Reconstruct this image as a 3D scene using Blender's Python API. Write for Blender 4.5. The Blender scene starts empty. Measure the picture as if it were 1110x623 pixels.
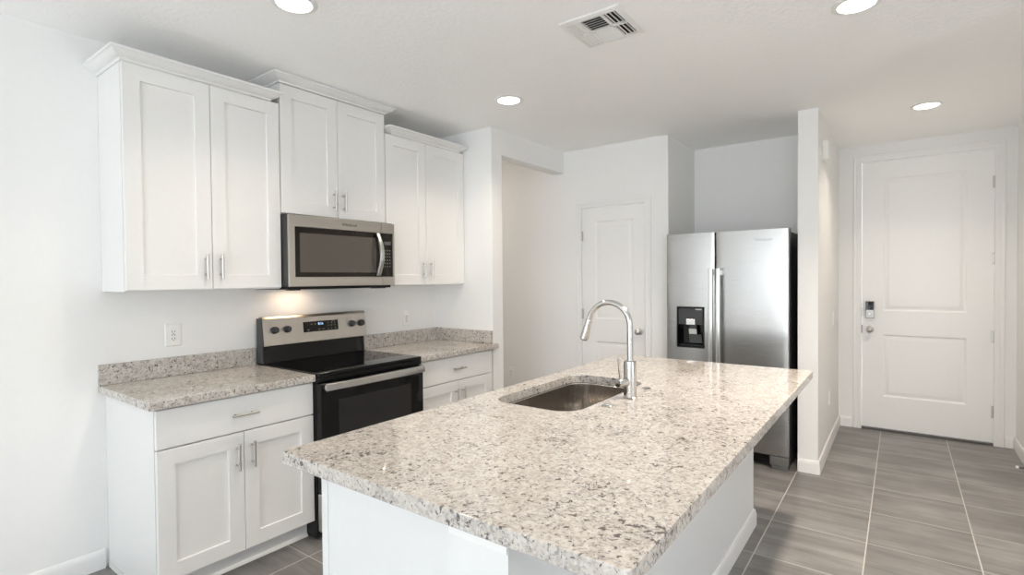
import bpy, bmesh, math, random
from mathutils import Vector, Matrix
random.seed(7)
SC = bpy.context.scene
COL = SC.collection
PI = math.pi

# ------------------------------------------------------------------ camera
FPX, YAW, PITCH, ROLL = 569.811, 0.637, -0.0178, 0.009
CAM = Vector((3.206, -1.441, 1.430))
sy, cy = math.sin(YAW), math.cos(YAW)
sp, cp = math.sin(PITCH), math.cos(PITCH)
r0 = Vector((cy, sy, 0)); f0 = Vector((-sy, cy, 0)); zz = Vector((0, 0, 1))
FW = cp * f0 + sp * zz
u0 = -sp * f0 + cp * zz
RT = math.cos(ROLL) * r0 - math.sin(ROLL) * u0
UP = math.sin(ROLL) * r0 + math.cos(ROLL) * u0
cam_data = bpy.data.cameras.new('camera')
cam_data.sensor_fit = 'HORIZONTAL'; cam_data.sensor_width = 36.0
cam_data.lens = FPX / 1110.0 * 36.0
cam_data.clip_start = 0.02
cam = bpy.data.objects.new('camera', cam_data)
BK = -FW
cam.matrix_world = Matrix(((RT.x, UP.x, BK.x, CAM.x), (RT.y, UP.y, BK.y, CAM.y),
                           (RT.z, UP.z, BK.z, CAM.z), (0, 0, 0, 1)))
COL.objects.link(cam)
SC.camera = cam

# ------------------------------------------------------------------ light and exposure
SC.view_settings.view_transform = 'Standard'
SC.view_settings.look = 'None'
SC.view_settings.gamma = 1.0
SC.view_settings.use_curve_mapping = False
SC.view_settings.exposure = 0.17
SC.cycles.use_denoising = True
SC.cycles.max_bounces = 14
SC.cycles.diffuse_bounces = 10
SC.cycles.glossy_bounces = 6
SC.cycles.sample_clamp_indirect = 25.0
SC.cycles.caustics_reflective = False
SC.cycles.caustics_refractive = False

SKY = 7.3
CAN_W = [5.0, 6.6, 24.0, 6.0, 13.0]
HALL_W = 6.5
COOK_W = 0.42
world = bpy.data.worlds.new('daylight'); SC.world = world
world.use_nodes = True
wb = world.node_tree.nodes['Background']
wb.inputs['Color'].default_value = (0.86, 0.93, 1.0, 1)
wb.inputs['Strength'].default_value = SKY

def portal(name, loc, direction, w, h):
    d = bpy.data.lights.new(name, 'AREA'); d.shape = 'RECTANGLE'; d.size = w; d.size_y = h
    d.cycles.is_portal = True
    o = bpy.data.objects.new(name, d); o.location = loc
    o.rotation_euler = Vector(direction).to_track_quat('-Z', 'Z').to_euler()
    COL.objects.link(o)
    return o

def lamp(name, loc, direction, w, h, watts, col):
    d = bpy.data.lights.new(name, 'AREA'); d.shape = 'RECTANGLE'; d.size = w; d.size_y = h; d.energy = watts; d.color = col
    o = bpy.data.objects.new(name, d); o.location = loc
    o.rotation_euler = Vector(direction).to_track_quat('-Z', 'Z').to_euler()
    COL.objects.link(o)
    return o
if HALL_W: lamp('hall_fill_lamp', (-1.0, 2.42, 2.60), (0, 0, -1), .3, .3, HALL_W, (1, .88, .77))  # unseen lamp added to brighten the wall inside the hall

# window openings behind the camera, some of them added for light
WIN_A = (1.45, 2.35, 0.03, 2.30)      # sliding door in wall_rear: x0,x1,z0,z1
WIN_B = (2.75, 5.95, 0.10, 2.40)      # window in wall_rear
WIN_C_FILL = (-.75, -.15, 0.25, 2.25)      # unseen window added in wall_side, sized to light the cabinet fronts: y0,y1,z0,z1
WIN_E_REFLECT = (-7.4, -6.2, 0.03, 2.20)       # unseen window added in wall_left for the refrigerator reflection
YR, XS = -8.5, 6.2
portal('portal_sliding_door', (1.90, YR - .02, 1.165), (0, 1, 0), 0.90, 2.27)
portal('portal_reflection_window', (-.02, -6.8, 1.115), (1, 0, 0), 1.2, 2.17)
portal('portal_rear_window', (4.35, YR - .02, 1.25), (0, 1, 0), 3.2, 2.3)
portal('portal_fill_window', (XS + .02, -.45, 1.25), (-1, 0, 0), .6, 2.0)

# ------------------------------------------------------------------ materials
def newmat(name):
    m = bpy.data.materials.new(name); m.use_nodes = True
    return m, m.node_tree, m.node_tree.nodes['Principled BSDF']

def node(nt, kind, ins=None, **props):
    n = nt.nodes.new(kind)
    for k, v in props.items(): setattr(n, k, v)
    for k, v in (ins or {}).items():
        s = n.inputs[k]
        if hasattr(v, 'is_output'): nt.links.new(v, s)
        else: s.default_value = v
    return n

def math_n(nt, op, a, b=None):
    ins = {0: a}
    if b is not None: ins[1] = b
    return node(nt, 'ShaderNodeMath', ins, operation=op).outputs[0]

def mixc(nt, fac, a, b, blend='MIX'):
    n = nt.nodes.new('ShaderNodeMix'); n.data_type = 'RGBA'; n.blend_type = blend
    for k, v in ((0, fac), (6, a), (7, b)):
        if hasattr(v, 'is_output'): nt.links.new(v, n.inputs[k])
        else: n.inputs[k].default_value = v
    return n.outputs[2]

def ramp(nt, fac, stops):
    n = node(nt, 'ShaderNodeValToRGB', {0: fac})
    e = n.color_ramp.elements
    while len(e) > 1: e.remove(e[-1])
    e[0].position, e[0].color = stops[0]
    for p, c in stops[1:]:
        x = e.new(p); x.color = c
    return n.outputs[0]

def g(v): return (v, v, v, 1)

def noise(nt, vec, scale, detail=2.0, rough=.5, dist=0.0):
    return node(nt, 'ShaderNodeTexNoise', {'Vector': vec, 'Scale': scale, 'Detail': detail, 'Roughness': rough, 'Distortion': dist}).outputs[0]

def bump(nt, b, height, strength, distance=.01):
    n = node(nt, 'ShaderNodeBump', {'Height': height, 'Strength': strength, 'Distance': distance})
    nt.links.new(n.outputs[0], b.inputs['Normal'])

def simple(name, col, rough=.5, metal=0.0, coat=0.0, noise_bump=None, spec=None, emit=None, estr=0.0):
    m, nt, b = newmat(name)
    tc = node(nt, 'ShaderNodeTexCoord')
    v = noise(nt, tc.outputs['Object'], 40, 3)
    c0 = tuple(x * .985 for x in col) + (1,); c1 = tuple(min(1, x * 1.015) for x in col) + (1,)
    nt.links.new(mixc(nt, v, c0, c1), b.inputs['Base Color'])
    b.inputs['Roughness'].default_value = rough
    b.inputs['Metallic'].default_value = metal
    b.inputs['Coat Weight'].default_value = coat
    b.inputs['Coat Roughness'].default_value = .05
    if spec is not None: b.inputs['Specular IOR Level'].default_value = spec
    if noise_bump: bump(nt, b, noise(nt, tc.outputs['Object'], noise_bump[0], 3), noise_bump[1], noise_bump[2])
    if emit:
        b.inputs['Emission Color'].default_value = emit + (1,); b.inputs['Emission Strength'].default_value = estr
    return m

M = {}
M['wall'] = simple('wall_paint', (.83, .828, .818), .6, noise_bump=(140, .10, .003), spec=.3)
M['trim'] = simple('trim_paint', (.83, .826, .816), .3, spec=.4)
M['door'] = simple('door_paint', (.855, .85, .84), .35, spec=.4)
M['cab'] = simple('cabinet_paint', (.77, .766, .755), .32, spec=.4)
M['island'] = simple('island_paint', (.76, .76, .76), .35, spec=.4)
M['plastic'] = simple('white_plastic', (.84, .84, .82), .3)
M['vent'] = simple('white_metal', (.82, .82, .80), .4)
M['vent_shade'] = simple('duct_shade', (.03, .03, .03), .8)
M['slot'] = simple('outlet_slot', (.06, .06, .06), .6)
M['black'] = simple('black_enamel', (.006, .006, .0065), .3, spec=.3)
M['gloss_black'] = simple('black_glass', (.004, .004, .0045), .04, spec=.3)
M['window_black'] = simple('oven_window', (.022, .021, .021), .05, spec=.3)
M['mw_window'] = simple('microwave_window', (.085, .074, .063), .14)
M['mw_glass'] = simple('microwave_glass', (.012, .009, .007), .08, spec=.3)
M['charcoal'] = simple('charcoal_side', (.05, .052, .053), .42)
M['dark_plastic'] = simple('dark_plastic', (.03, .031, .033), .35)
M['grey_plastic'] = simple('grey_plastic', (.09, .095, .10), .2)
M['faucet'] = simple('faucet_metal', (.56, .55, .535), .17, 1.0)
M['chrome'] = simple('polished_chrome', (.83, .83, .82), .09, 1.0)
M['nickel'] = simple('satin_nickel', (.56, .54, .51), .30, 1.0)
M['lens'] = simple('lamp_lens', (.9, .9, .88), .5, emit=(1, .95, .86), estr=14)
M['cook_lens'] = simple('cooktop_lamp_lens', (.9, .85, .8), .5, emit=(1, .78, .55), estr=2.5)
M['blue'] = simple('clock_digits', (.1, .2, .3), .5, emit=(.35, .62, 1.0), estr=1.6)
M['label'] = simple('pale_print', (.55, .55, .53), .5)
M['faint'] = simple('faint_print', (.16, .15, .14), .5)
M['foot'] = simple('grey_foot', (.20, .195, .19), .35, .6)
M['case'] = simple('appliance_case', (.02, .021, .021), .4)
M['ring'] = simple('burner_print', (.022, .022, .023), .12)
M['logo'] = simple('logo_print', (.10, .09, .085), .4)
M['fr_logo'] = simple('fridge_logo_print', (.40, .40, .40), .35, .6)
M['spring'] = simple('spring_steel', (.10, .10, .095), .4, .8)
M['bronze'] = simple('threshold_metal', (.12, .11, .10), .45, .6)

def ceiling_mat():
    m, nt, b = newmat('ceiling_texture')
    tc = node(nt, 'ShaderNodeTexCoord')
    b.inputs['Base Color'].default_value = (.965, .965, .96, 1)
    b.inputs['Roughness'].default_value = .9
    n = noise(nt, tc.outputs['Object'], 38, 4, .6, .4)
    r = ramp(nt, n, [(.45, g(0)), (.58, g(1))])
    bump(nt, b, r, .22, .004)
    return m
M['ceiling'] = ceiling_mat()

def steel(name, col, rough, scale, aniso=.6, rot=0.0):
    m, nt, b = newmat(name)
    tc = node(nt, 'ShaderNodeTexCoord')
    mp = node(nt, 'ShaderNodeMapping', {'Vector': tc.outputs['Object'], 'Scale': scale})
    n = noise(nt, mp.outputs[0], 1.0, 4, .6)
    c0 = tuple(x * .93 for x in col) + (1,); c1 = tuple(min(1, x * 1.05) for x in col) + (1,)
    nt.links.new(mixc(nt, n, c0, c1), b.inputs['Base Color'])
    rr = math_n(nt, 'ADD', math_n(nt, 'MULTIPLY', n, .10), rough - .05)
    nt.links.new(rr, b.inputs['Roughness'])
    b.inputs['Metallic'].default_value = 1.0
    b.inputs['Anisotropic'].default_value = aniso
    b.inputs['Anisotropic Rotation'].default_value = rot
    t = node(nt, 'ShaderNodeTangent', direction_type='RADIAL', axis='Z')
    nt.links.new(t.outputs[0], b.inputs['Tangent'])
    return m
M['lock'] = simple('lock_metal', (.36, .345, .325), .36, 1.0)
M['steel'] = steel('brushed_steel', (.60, .585, .56), .30, (3, 3, 500))
M['steel_warm'] = steel('brushed_steel_warm', (.50, .468, .428), .30, (3, 3, 500))
M['fridge_steel'] = steel('fridge_steel', (.41, .40, .388), .26, (3, 3, 500))
M['handle_steel'] = steel('handle_steel', (.72, .71, .69), .22, (3, 3, 400), .3)
M['sink_steel'] = steel('sink_steel', (.58, .55, .52), .17, (300, 6, 6), .2)

def granite_mat():
    m, nt, b = newmat('granite')
    tc = node(nt, 'ShaderNodeTexCoord'); V = tc.outputs['Object']
    big = noise(nt, V, 6, 3, .6)
    mid = noise(nt, V, 42, 4, .65, .6)
    c = mixc(nt, ramp(nt, mid, [(.36, g(0)), (.62, g(1))]), (.41, .372, .333, 1), (.585, .545, .50, 1))
    # pale feldspar grains
    vo = node(nt, 'ShaderNodeTexVoronoi', {'Vector': V, 'Scale': 115, 'Randomness': 1.0})
    c = mixc(nt, ramp(nt, vo.outputs['Color'], [(.50, g(0)), (.9, g(.6))]), c, (.67, .65, .625, 1))
    # tan patches
    c = mixc(nt, ramp(nt, noise(nt, V, 24, 3, .6, .3), [(.56, g(0)), (.72, g(.4))]), c, (.44, .36, .295, 1))
    # grey flecks, clustered
    clus = math_n(nt, 'MULTIPLY', math_n(nt, 'SUBTRACT', big, .5), .22)
    n2 = math_n(nt, 'ADD', noise(nt, V, 100, 3, .62, .5), clus)
    c = mixc(nt, ramp(nt, n2, [(.54, g(0)), (.60, g(.72))]), c, (.255, .24, .232, 1))
    # dark specks
    n3 = math_n(nt, 'ADD', noise(nt, V, 64, 4, .62, .5), clus)
    c = mixc(nt, ramp(nt, n3, [(.59, g(0)), (.635, g(.92))]), c, (.075, .062, .058, 1))
    nt.links.new(c, b.inputs['Base Color'])
    b.inputs['Roughness'].default_value = .05
    b.inputs['Specular IOR Level'].default_value = .75
    return m
M['granite'] = granite_mat()

TX0, TXP, TY0, TYP = .746, .4635, .094, .4545
def floor_mat():
    m, nt, b = newmat('floor_tile')
    tc = node(nt, 'ShaderNodeTexCoord')
    s = node(nt, 'ShaderNodeSeparateXYZ', {0: tc.outputs['Object']})
    fx = math_n(nt, 'DIVIDE', math_n(nt, 'SUBTRACT', s.outputs[0], TX0), TXP)
    fy = math_n(nt, 'DIVIDE', math_n(nt, 'SUBTRACT', s.outputs[1], TY0), TYP)
    def edge(f, pitch, w):
        fr = math_n(nt, 'FRACT', f)
        d = math_n(nt, 'MULTIPLY', math_n(nt, 'MINIMUM', fr, math_n(nt, 'SUBTRACT', 1.0, fr)), pitch)
        return math_n(nt, 'LESS_THAN', d, w)
    gr = math_n(nt, 'MAXIMUM', edge(fx, TXP, .0028), edge(fy, TYP, .0022))
    ids = node(nt, 'ShaderNodeCombineXYZ', {0: math_n(nt, 'FLOOR', fx), 1: math_n(nt, 'FLOOR', fy)})
    wn = node(nt, 'ShaderNodeTexWhiteNoise', {'Vector': ids.outputs[0]}, noise_dimensions='3D')
    off = node(nt, 'ShaderNodeVectorMath', {0: wn.outputs['Color'], 1: (9, 9, 9)}, operation='MULTIPLY')
    loc = node(nt, 'ShaderNodeVectorMath', {0: tc.outputs['Object'], 1: off.outputs[0]}, operation='ADD')
    st = node(nt, 'ShaderNodeMapping', {'Vector': loc.outputs[0], 'Scale': (1.3, 11, 1)})
    n1 = noise(nt, st.outputs[0], 1.0, 5, .62, .35)
    n2 = noise(nt, loc.outputs[0], 3.2, 3, .5)
    st3 = node(nt, 'ShaderNodeMapping', {'Vector': loc.outputs[0], 'Scale': (4.0, 55, 1)})
    n3 = noise(nt, st3.outputs[0], 1.0, 3, .6, .2)
    f = math_n(nt, 'ADD', math_n(nt, 'ADD', math_n(nt, 'MULTIPLY', n1, .50), math_n(nt, 'MULTIPLY', n2, .38)), math_n(nt, 'MULTIPLY', n3, .12))
    c = ramp(nt, f, [(.33, (.122, .116, .112, 1)), (.50, (.198, .190, .184, 1)), (.64, (.285, .275, .268, 1))])
    hue = math_n(nt, 'ADD', math_n(nt, 'MULTIPLY', wn.outputs['Value'], .14), .93)
    c = mixc(nt, 1.0, c, node(nt, 'ShaderNodeCombineColor', {0: hue, 1: hue, 2: hue}).outputs[0], 'MULTIPLY')
    c = mixc(nt, gr, c, (.52, .495, .47, 1))
    nt.links.new(c, b.inputs['Base Color'])
    nt.links.new(math_n(nt, 'ADD', math_n(nt, 'MULTIPLY', gr, .4), .42), b.inputs['Roughness'])
    bump(nt, b, math_n(nt, 'SUBTRACT', 1.0, gr), .3, .002)
    return m
M['floor'] = floor_mat()

# ------------------------------------------------------------------ mesh helpers
class MB:
    def __init__(self): self.bm = bmesh.new()
    def _merge(self, t):
        me = bpy.data.meshes.new('tmp'); t.to_mesh(me); t.free()
        self.bm.from_mesh(me); bpy.data.meshes.remove(me)
    def box(self, x0, y0, z0, x1, y1, z1, b=0.0, seg=2):
        t = bmesh.new()
        bmesh.ops.create_cube(t, size=1.0)
        for v in t.verts:
            v.co = Vector(((x0 + x1) / 2 + v.co.x * (x1 - x0), (y0 + y1) / 2 + v.co.y * (y1 - y0), (z0 + z1) / 2 + v.co.z * (z1 - z0)))
        if b > 0: bmesh.ops.bevel(t, geom=t.edges[:], offset=b, segments=seg, affect='EDGES', profile=.5)
        self._merge(t); return self
    def prism(self, poly, axis, a, b, bev=0.0, seg=2):
        t = bmesh.new()
        def P(u, v, w):
            return {'x': (w, u, v), 'y': (u, w, v), 'z': (u, v, w)}[axis]
        lo = [t.verts.new(P(u, v, a)) for u, v in poly]; hi = [t.verts.new(P(u, v, b)) for u, v in poly]
        n = len(poly)
        t.faces.new(lo); t.faces.new(hi[::-1])
        for i in range(n): t.faces.new((lo[i], lo[(i + 1) % n], hi[(i + 1) % n], hi[i]))
        bmesh.ops.recalc_face_normals(t, faces=t.faces[:])
        if bev > 0: bmesh.ops.bevel(t, geom=t.edges[:], offset=bev, segments=seg, affect='EDGES', profile=.5)
        self._merge(t); return self
    def loops(self, rows, cap0=True, cap1=True, closed=True):
        vs = [[self.bm.verts.new(p) for p in r] for r in rows]
        for a, b in zip(vs, vs[1:]):
            n = len(a)
            for i in range(n if closed else n - 1):
                j = (i + 1) % n
                self.bm.faces.new((a[i], a[j], b[j], b[i]))
        if cap0: self.bm.faces.new(vs[0])
        if cap1: self.bm.faces.new(vs[-1][::-1])
        return vs
    def lathe(self, prof, origin, axis='z', n=32, cap=True):
        o = Vector(origin); ax = {'x': Vector((1, 0, 0)), 'y': Vector((0, 1, 0)), 'z': Vector((0, 0, 1)),
                                  '-x': Vector((-1, 0, 0)), '-y': Vector((0, -1, 0)), '-z': Vector((0, 0, -1))}.get(axis)
        if ax is None: ax = Vector(axis).normalized()
        e1 = ax.orthogonal().normalized(); e2 = ax.cross(e1)
        rows = [[o + ax * h + (e1 * math.cos(2 * PI * k / n) + e2 * math.sin(2 * PI * k / n)) * max(r, 1e-5) for k in range(n)] for r, h in prof]
        self.loops(rows, cap, cap); return self
    def cyl(self, p0, p1, r, r1=None, n=20, c=.0):
        p0, p1 = Vector(p0), Vector(p1); L = (p1 - p0).length; r1 = r if r1 is None else r1
        prof = [(r, 0), (r1, L)] if c <= 0 else [(r - c, 0), (r, c), (r1, L - c), (r1 - c, L)]
        return self.lathe(prof, p0, tuple(p1 - p0), n)
    def tube(self, pts, rad, n=18):
        pts = [Vector(p) for p in pts]; R = rad if isinstance(rad, (list, tuple)) else [rad] * len(pts)
        rows = []; e = None
        for i, p in enumerate(pts):
            t = (pts[min(i + 1, len(pts) - 1)] - pts[max(i - 1, 0)]).normalized()
            e = t.orthogonal().normalized() if e is None else (e - t * e.dot(t)).normalized()
            f = t.cross(e)
            rows.append([p + (e * math.cos(2 * PI * k / n) + f * math.sin(2 * PI * k / n)) * R[i] for k in range(n)])
        self.loops(rows); return self
    def strip(self, pts, half, thick, side, out):
        """a flat bar swept along pts: half width along the vector side, thickness along out"""
        s = Vector(side) * half; rows = []
        for i, p in enumerate(pts):
            p = Vector(p); t = (Vector(pts[min(i + 1, len(pts) - 1)]) - Vector(pts[max(i - 1, 0)])).normalized()
            o = t.cross(Vector(side)).normalized()
            if o.dot(Vector(out)) < 0: o = -o
            o = o * thick; k = .25
            rows.append([p - s, p - s * (1 - k / 2) + o * .8, p - s * .6 + o, p + s * .6 + o, p + s * (1 - k / 2) + o * .8, p + s])
        self.loops(rows); return self
    def rings(self, fm, u0, v0, u1, v1, prof, cap=True):
        rows = [[fm(u0 + o, v0 + o, d), fm(u1 - o, v0 + o, d), fm(u1 - o, v1 - o, d), fm(u0 + o, v1 - o, d)] for o, d in prof]
        self.loops(rows, cap0=False, cap1=cap); return self
    def quad(self, *p):
        self.bm.faces.new([self.bm.verts.new(q) for q in p]); return self

def fmap(axis, at):
    return {'+x': lambda u, v, d: Vector((at + d, u, v)), '-x': lambda u, v, d: Vector((at - d, u, v)),
            '+y': lambda u, v, d: Vector((u, at + d, v)), '-y': lambda u, v, d: Vector((u, at - d, v)),
            '-z': lambda u, v, d: Vector((u, v, at - d))}[axis]

def wloc(o):
    p = Vector((0, 0, 0))
    while o is not None: p = p + o.location; o = o.parent
    return p

def obj(name, mb, mat, parent=None, label=None, smooth=35, recalc=True):
    bm = mb.bm
    bmesh.ops.remove_doubles(bm, verts=bm.verts[:], dist=1e-6)
    if recalc: bmesh.ops.recalc_face_normals(bm, faces=bm.faces[:])
    w = wloc(parent)
    if parent is None:   # origin at the base of the object
        xs = [v.co for v in bm.verts]
        w = Vector((sum((min(c[i] for c in xs), max(c[i] for c in xs))) / 2 for i in range(3)))
        w.z = min(c.z for c in xs)
        if mat in ('floor', 'ceiling'): w = Vector((0, 0, w.z))
    for v in bm.verts: v.co -= w
    me = bpy.data.meshes.new(name); bm.to_mesh(me); bm.free()
    for p in me.polygons: p.use_smooth = True
    me.set_sharp_from_angle(angle=math.radians(smooth))
    me.materials.append(M[mat])
    o = bpy.data.objects.new(name, me); COL.objects.link(o)
    if parent is None: o.location = w
    else: o.parent = parent
    w_ = o.modifiers.new('weighted_normals', 'WEIGHTED_NORMAL'); w_.mode = 'FACE_AREA'; w_.weight = 50; w_.keep_sharp = True
    if label: o['label'] = label
    return o

def tag(o, label, cat, group=None, kind=None):
    o['label'] = label; o['category'] = cat
    if group: o['group'] = group
    if kind: o['kind'] = kind
    return o

def thing(name, loc, label, cat, group=None):
    o = bpy.data.objects.new(name, None); COL.objects.link(o); o.location = loc
    o.empty_display_size = .1
    return tag(o, label, cat, group)

def struct(name, mb, mat, label, cat, **k):
    return tag(obj(name, mb, mat, **k), label, cat, None, 'structure')

def text(name, s, size, origin, right, up, mat, parent, depth=.0006):
    c = bpy.data.curves.new('lettering', 'FONT'); c.body = s; c.size = size; c.extrude = depth
    c.align_x = 'CENTER'; c.align_y = 'CENTER'
    t = bpy.data.objects.new('lettering', c); COL.objects.link(t)
    dg = bpy.context.evaluated_depsgraph_get()
    me = bpy.data.meshes.new_from_object(t.evaluated_get(dg))
    bpy.data.objects.remove(t); bpy.data.curves.remove(c)
    R_, U_ = Vector(right), Vector(up); N_ = R_.cross(U_)
    w = wloc(parent); O_ = Vector(origin) - w
    for v in me.vertices: v.co = O_ + R_ * v.co.x + U_ * v.co.y + N_ * v.co.z
    me.name = name; me.materials.clear(); me.materials.append(M[mat])
    o = bpy.data.objects.new(name, me); COL.objects.link(o); o.parent = parent
    return o

# ------------------------------------------------------------------ room shell
CEIL = 2.622
XW, YW, YJ, ZH, YP = .614, 1.805, 1.935, 2.423, 2.905       # wing wall, hall opening, pantry wall
XA, YAB, XS0, XS1, YST, YD, XR = 1.632, 3.602, 2.602, 2.731, 2.878, 4.431, 3.965
T = .12
M['carpet'] = simple('pale_bounce_carpet', (.80, .785, .76), .95, noise_bump=(300, .4, .004))  # unseen pale floor, added to bounce daylight up to the ceiling
struct('bounce_carpet', MB().box(0, YR - .3, -.12, XS + .3, -1.501, 0), 'carpet', 'pale carpet added behind the viewpoint to bounce light', 'carpet')
struct('floor', MB().box(-1.5, -1.50, -.12, XS + .3, YD + .3, 0), 'floor', 'grey stone-look square floor tile with pale grout', 'floor')
struct('ceiling', MB().box(-1.5, YR - .3, CEIL, XS + .3, YD + .3, CEIL + .12), 'ceiling', 'white lightly textured flat ceiling', 'ceiling')
E_ = WIN_E_REFLECT
struct('wall_left', MB().box(-T, E_[1], 0, 0, YW, CEIL).box(-T, YR, 0, 0, E_[0], CEIL).box(-T, E_[0], E_[3], 0, E_[1], CEIL).box(-T, E_[0], 0, 0, E_[1], E_[2]), 'wall', 'plain white wall behind the kitchen cabinets', 'wall')
wg = MB()
wg.box(-1.4, YW, 0, XW, YJ, CEIL)
wg.box(XW - .115, YJ, ZH, XW, YP, CEIL)
struct('wall_wing', wg, 'wall', 'white wing wall at the cabinet end with header over the hall opening', 'wall')
PD0, PD1, PDT = .806, 1.424, 2.068
pw = MB()
pw.box(-1.4, YP, 0, PD0 - .02, YP + T, CEIL); pw.box(PD1 + .02, YP, 0, XA, YP + T, CEIL); pw.box(PD0 - .02, YP, PDT + .02, PD1 + .02, YP + T, CEIL)
pw.box(XA - T, YP + T, 0, XA, YAB + T, CEIL)
struct('wall_back', pw, 'wall', 'white wall holding the narrow pantry door', 'wall')
struct('wall_alcove', MB().box(XA, YAB, 0, XS0, YAB + T, CEIL), 'wall', 'white wall at the back of the refrigerator alcove', 'wall')
struct('wall_stub', MB().box(XS0, YST, 0, XS1, YD, CEIL), 'wall', 'white partition wall beside the refrigerator', 'wall')
FD0, FD1, FDT = 2.915, 3.826, 2.462
fw = MB()
fw.box(XS1, YD, 0, FD0 - .02, YD + .15, CEIL); fw.box(FD1 + .02, YD, 0, XR, YD + .15, CEIL); fw.box(FD0 - .02, YD, FDT + .02, FD1 + .02, YD + .15, CEIL)
struct('wall_front', fw, 'wall', 'white entry wall around the tall front door', 'wall')
rw = MB(); rw.box(XR, 1.5, 0, XR + T, YD, CEIL); rw.box(XR + T, 1.5, 0, XS, 1.5 + T, CEIL)
struct('wall_right', rw, 'wall', 'white wall along the right of the entry', 'wall')
ra = MB(); A, B = WIN_A, WIN_B
ra.box(0, YR - T, 0, A[0], YR, CEIL); ra.box(A[1], YR - T, 0, B[0], YR, CEIL); ra.box(B[1], YR - T, 0, XS, YR, CEIL)
ra.box(A[0], YR - T, A[3], A[1], YR, CEIL); ra.box(B[0], YR - T, B[3], B[1], YR, CEIL); ra.box(B[0], YR - T, 0, B[1], YR, B[2]); ra.box(A[0], YR - T, 0, A[1], YR, A[2])
struct('wall_rear', ra, 'wall', 'white window wall behind the viewpoint', 'wall')
sw = MB(); C_ = WIN_C_FILL
for y0, y1 in ((YR, C_[0]), (C_[1], 1.5)): sw.box(XS, y0, 0, XS + T, y1, CEIL)
for q in (C_,): sw.box(XS, q[0], q[3], XS + T, q[1], CEIL); sw.box(XS, q[0], 0, XS + T, q[1], q[2])
struct('wall_side', sw, 'wall', 'white wall with the added window, right of the viewpoint', 'wall')
def frame_y(name, x0, x1, z0, z1, label):
    b = MB(); m = (x0 + x1) / 2; f = .05
    b.box(x0, YR - .09, z0, x0 + f, YR - .03, z1); b.box(x1 - f, YR - .09, z0, x1, YR - .03, z1)
    b.box(x0 + f, YR - .09, z1 - f, x1 - f, YR - .03, z1); b.box(x0 + f, YR - .09, z0, x1 - f, YR - .03, z0 + f)
    b.box(m - f, YR - .09, z0 + f, m + f, YR - .03, z1 - f)
    struct(name, b, 'trim', label, 'window')
frame_y('window_1', *WIN_A, 'white framed sliding glass door behind the viewpoint')
frame_y('window_2', *WIN_B, 'wide white framed window behind the viewpoint')
def frame_x(name, y0, y1, z0, z1, label):
    b = MB(); f = .02
    for a, c in ((y0, y0 + f), (y1 - f, y1)): b.box(XS + .03, a, z0, XS + .09, c, z1)
    for a, c in ((y0 + f, y1 - f),):
        b.box(XS + .03, a, z0, XS + .09, c, z0 + f); b.box(XS + .03, a, z1 - f, XS + .09, c, z1)
    struct(name, b, 'trim', label, 'window')
bE = MB(); f = .04
for a, c in ((E_[0], E_[0] + f), (-6.82, -6.78), (E_[1] - f, E_[1])): bE.box(-.09, a, E_[2], -.03, c, E_[3])
for a, c in ((E_[0] + f, -6.82), (-6.78, E_[1] - f)):
    bE.box(-.09, a, E_[2], -.03, c, E_[2] + f); bE.box(-.09, a, E_[3] - f, -.03, c, E_[3])
struct('reflection_window', bE, 'trim', 'white framed opening added behind the viewpoint for the refrigerator reflection', 'window')
frame_x('fill_window', *WIN_C_FILL, 'narrow white framed window added right of the viewpoint as fill light')
struct('wall_hall', MB().box(-1.4 - T, YJ, 0, -1.4, YP, CEIL), 'wall', 'white wall at the far end of the side hall', 'wall')

# ------------------------------------------------------------------ baseboards: profile (out, z)
BBP = [(0, 0), (.014, 0), (.014, .068), (.010, .078), (.010, .086), (.005, .095), (0, .095)]
def sweep(mb, path, normals, prof):
    """sweep (out, z) along a plan path with one outward normal per segment, mitred corners"""
    rows = []
    for i, p in enumerate(path):
        if i == 0: n = Vector(normals[0])
        elif i == len(path) - 1: n = Vector(normals[-1])
        else: n = Vector(normals[i - 1]) + Vector(normals[i])
        rows.append([Vector((p[0] + n.x * o, p[1] + n.y * o, z)) for o, z in prof])
    mb.loops(rows)
    return mb
def bb(name, path, normals, label):
    struct(name, sweep(MB(), path, normals, BBP), 'trim', label, 'baseboard')
G = .0005
NX, PX, NY, PY = (-1, 0), (1, 0), (0, -1), (0, 1)
bb('baseboard_left', [(G, -.562), (G, E_[1] + .01)], [PX], 'white baseboard along the left wall')
bb('baseboard_wing', [(XW + G, YW + .05), (XW + G, YJ + G), (-1.39, YJ + G)], [PX, PY], 'white baseboard around the end of the wing wall')
bb('baseboard_back', [(PD0 - .057, YP - G), (-1.39, YP - G)], [NY], 'white baseboard left of the pantry door')
bb('baseboard_pantry', [(PD1 + .061, YP - G), (XA - .02, YP - G)], [NY], 'short white baseboard right of the pantry door')
bb('baseboard_stub', [(XS0 + G, YST - G), (XS1 + G, YST - G), (XS1 + G, YD - .001)], [NY, PX], 'white baseboard around the partition beside the refrigerator')
bb('baseboard_front', [(XS1 + .016, YD - G), (2.839, YD - G)], [NY], 'short white baseboard left of the front door')
bb('baseboard_entry', [(3.898, YD - G), (XR - .016, YD - G)], [NY], 'short white baseboard right of the front door')
bb('baseboard_right', [(XR - G, YD - .001), (XR - G, 1.5)], [NX], 'white baseboard along the right entry wall')

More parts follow.
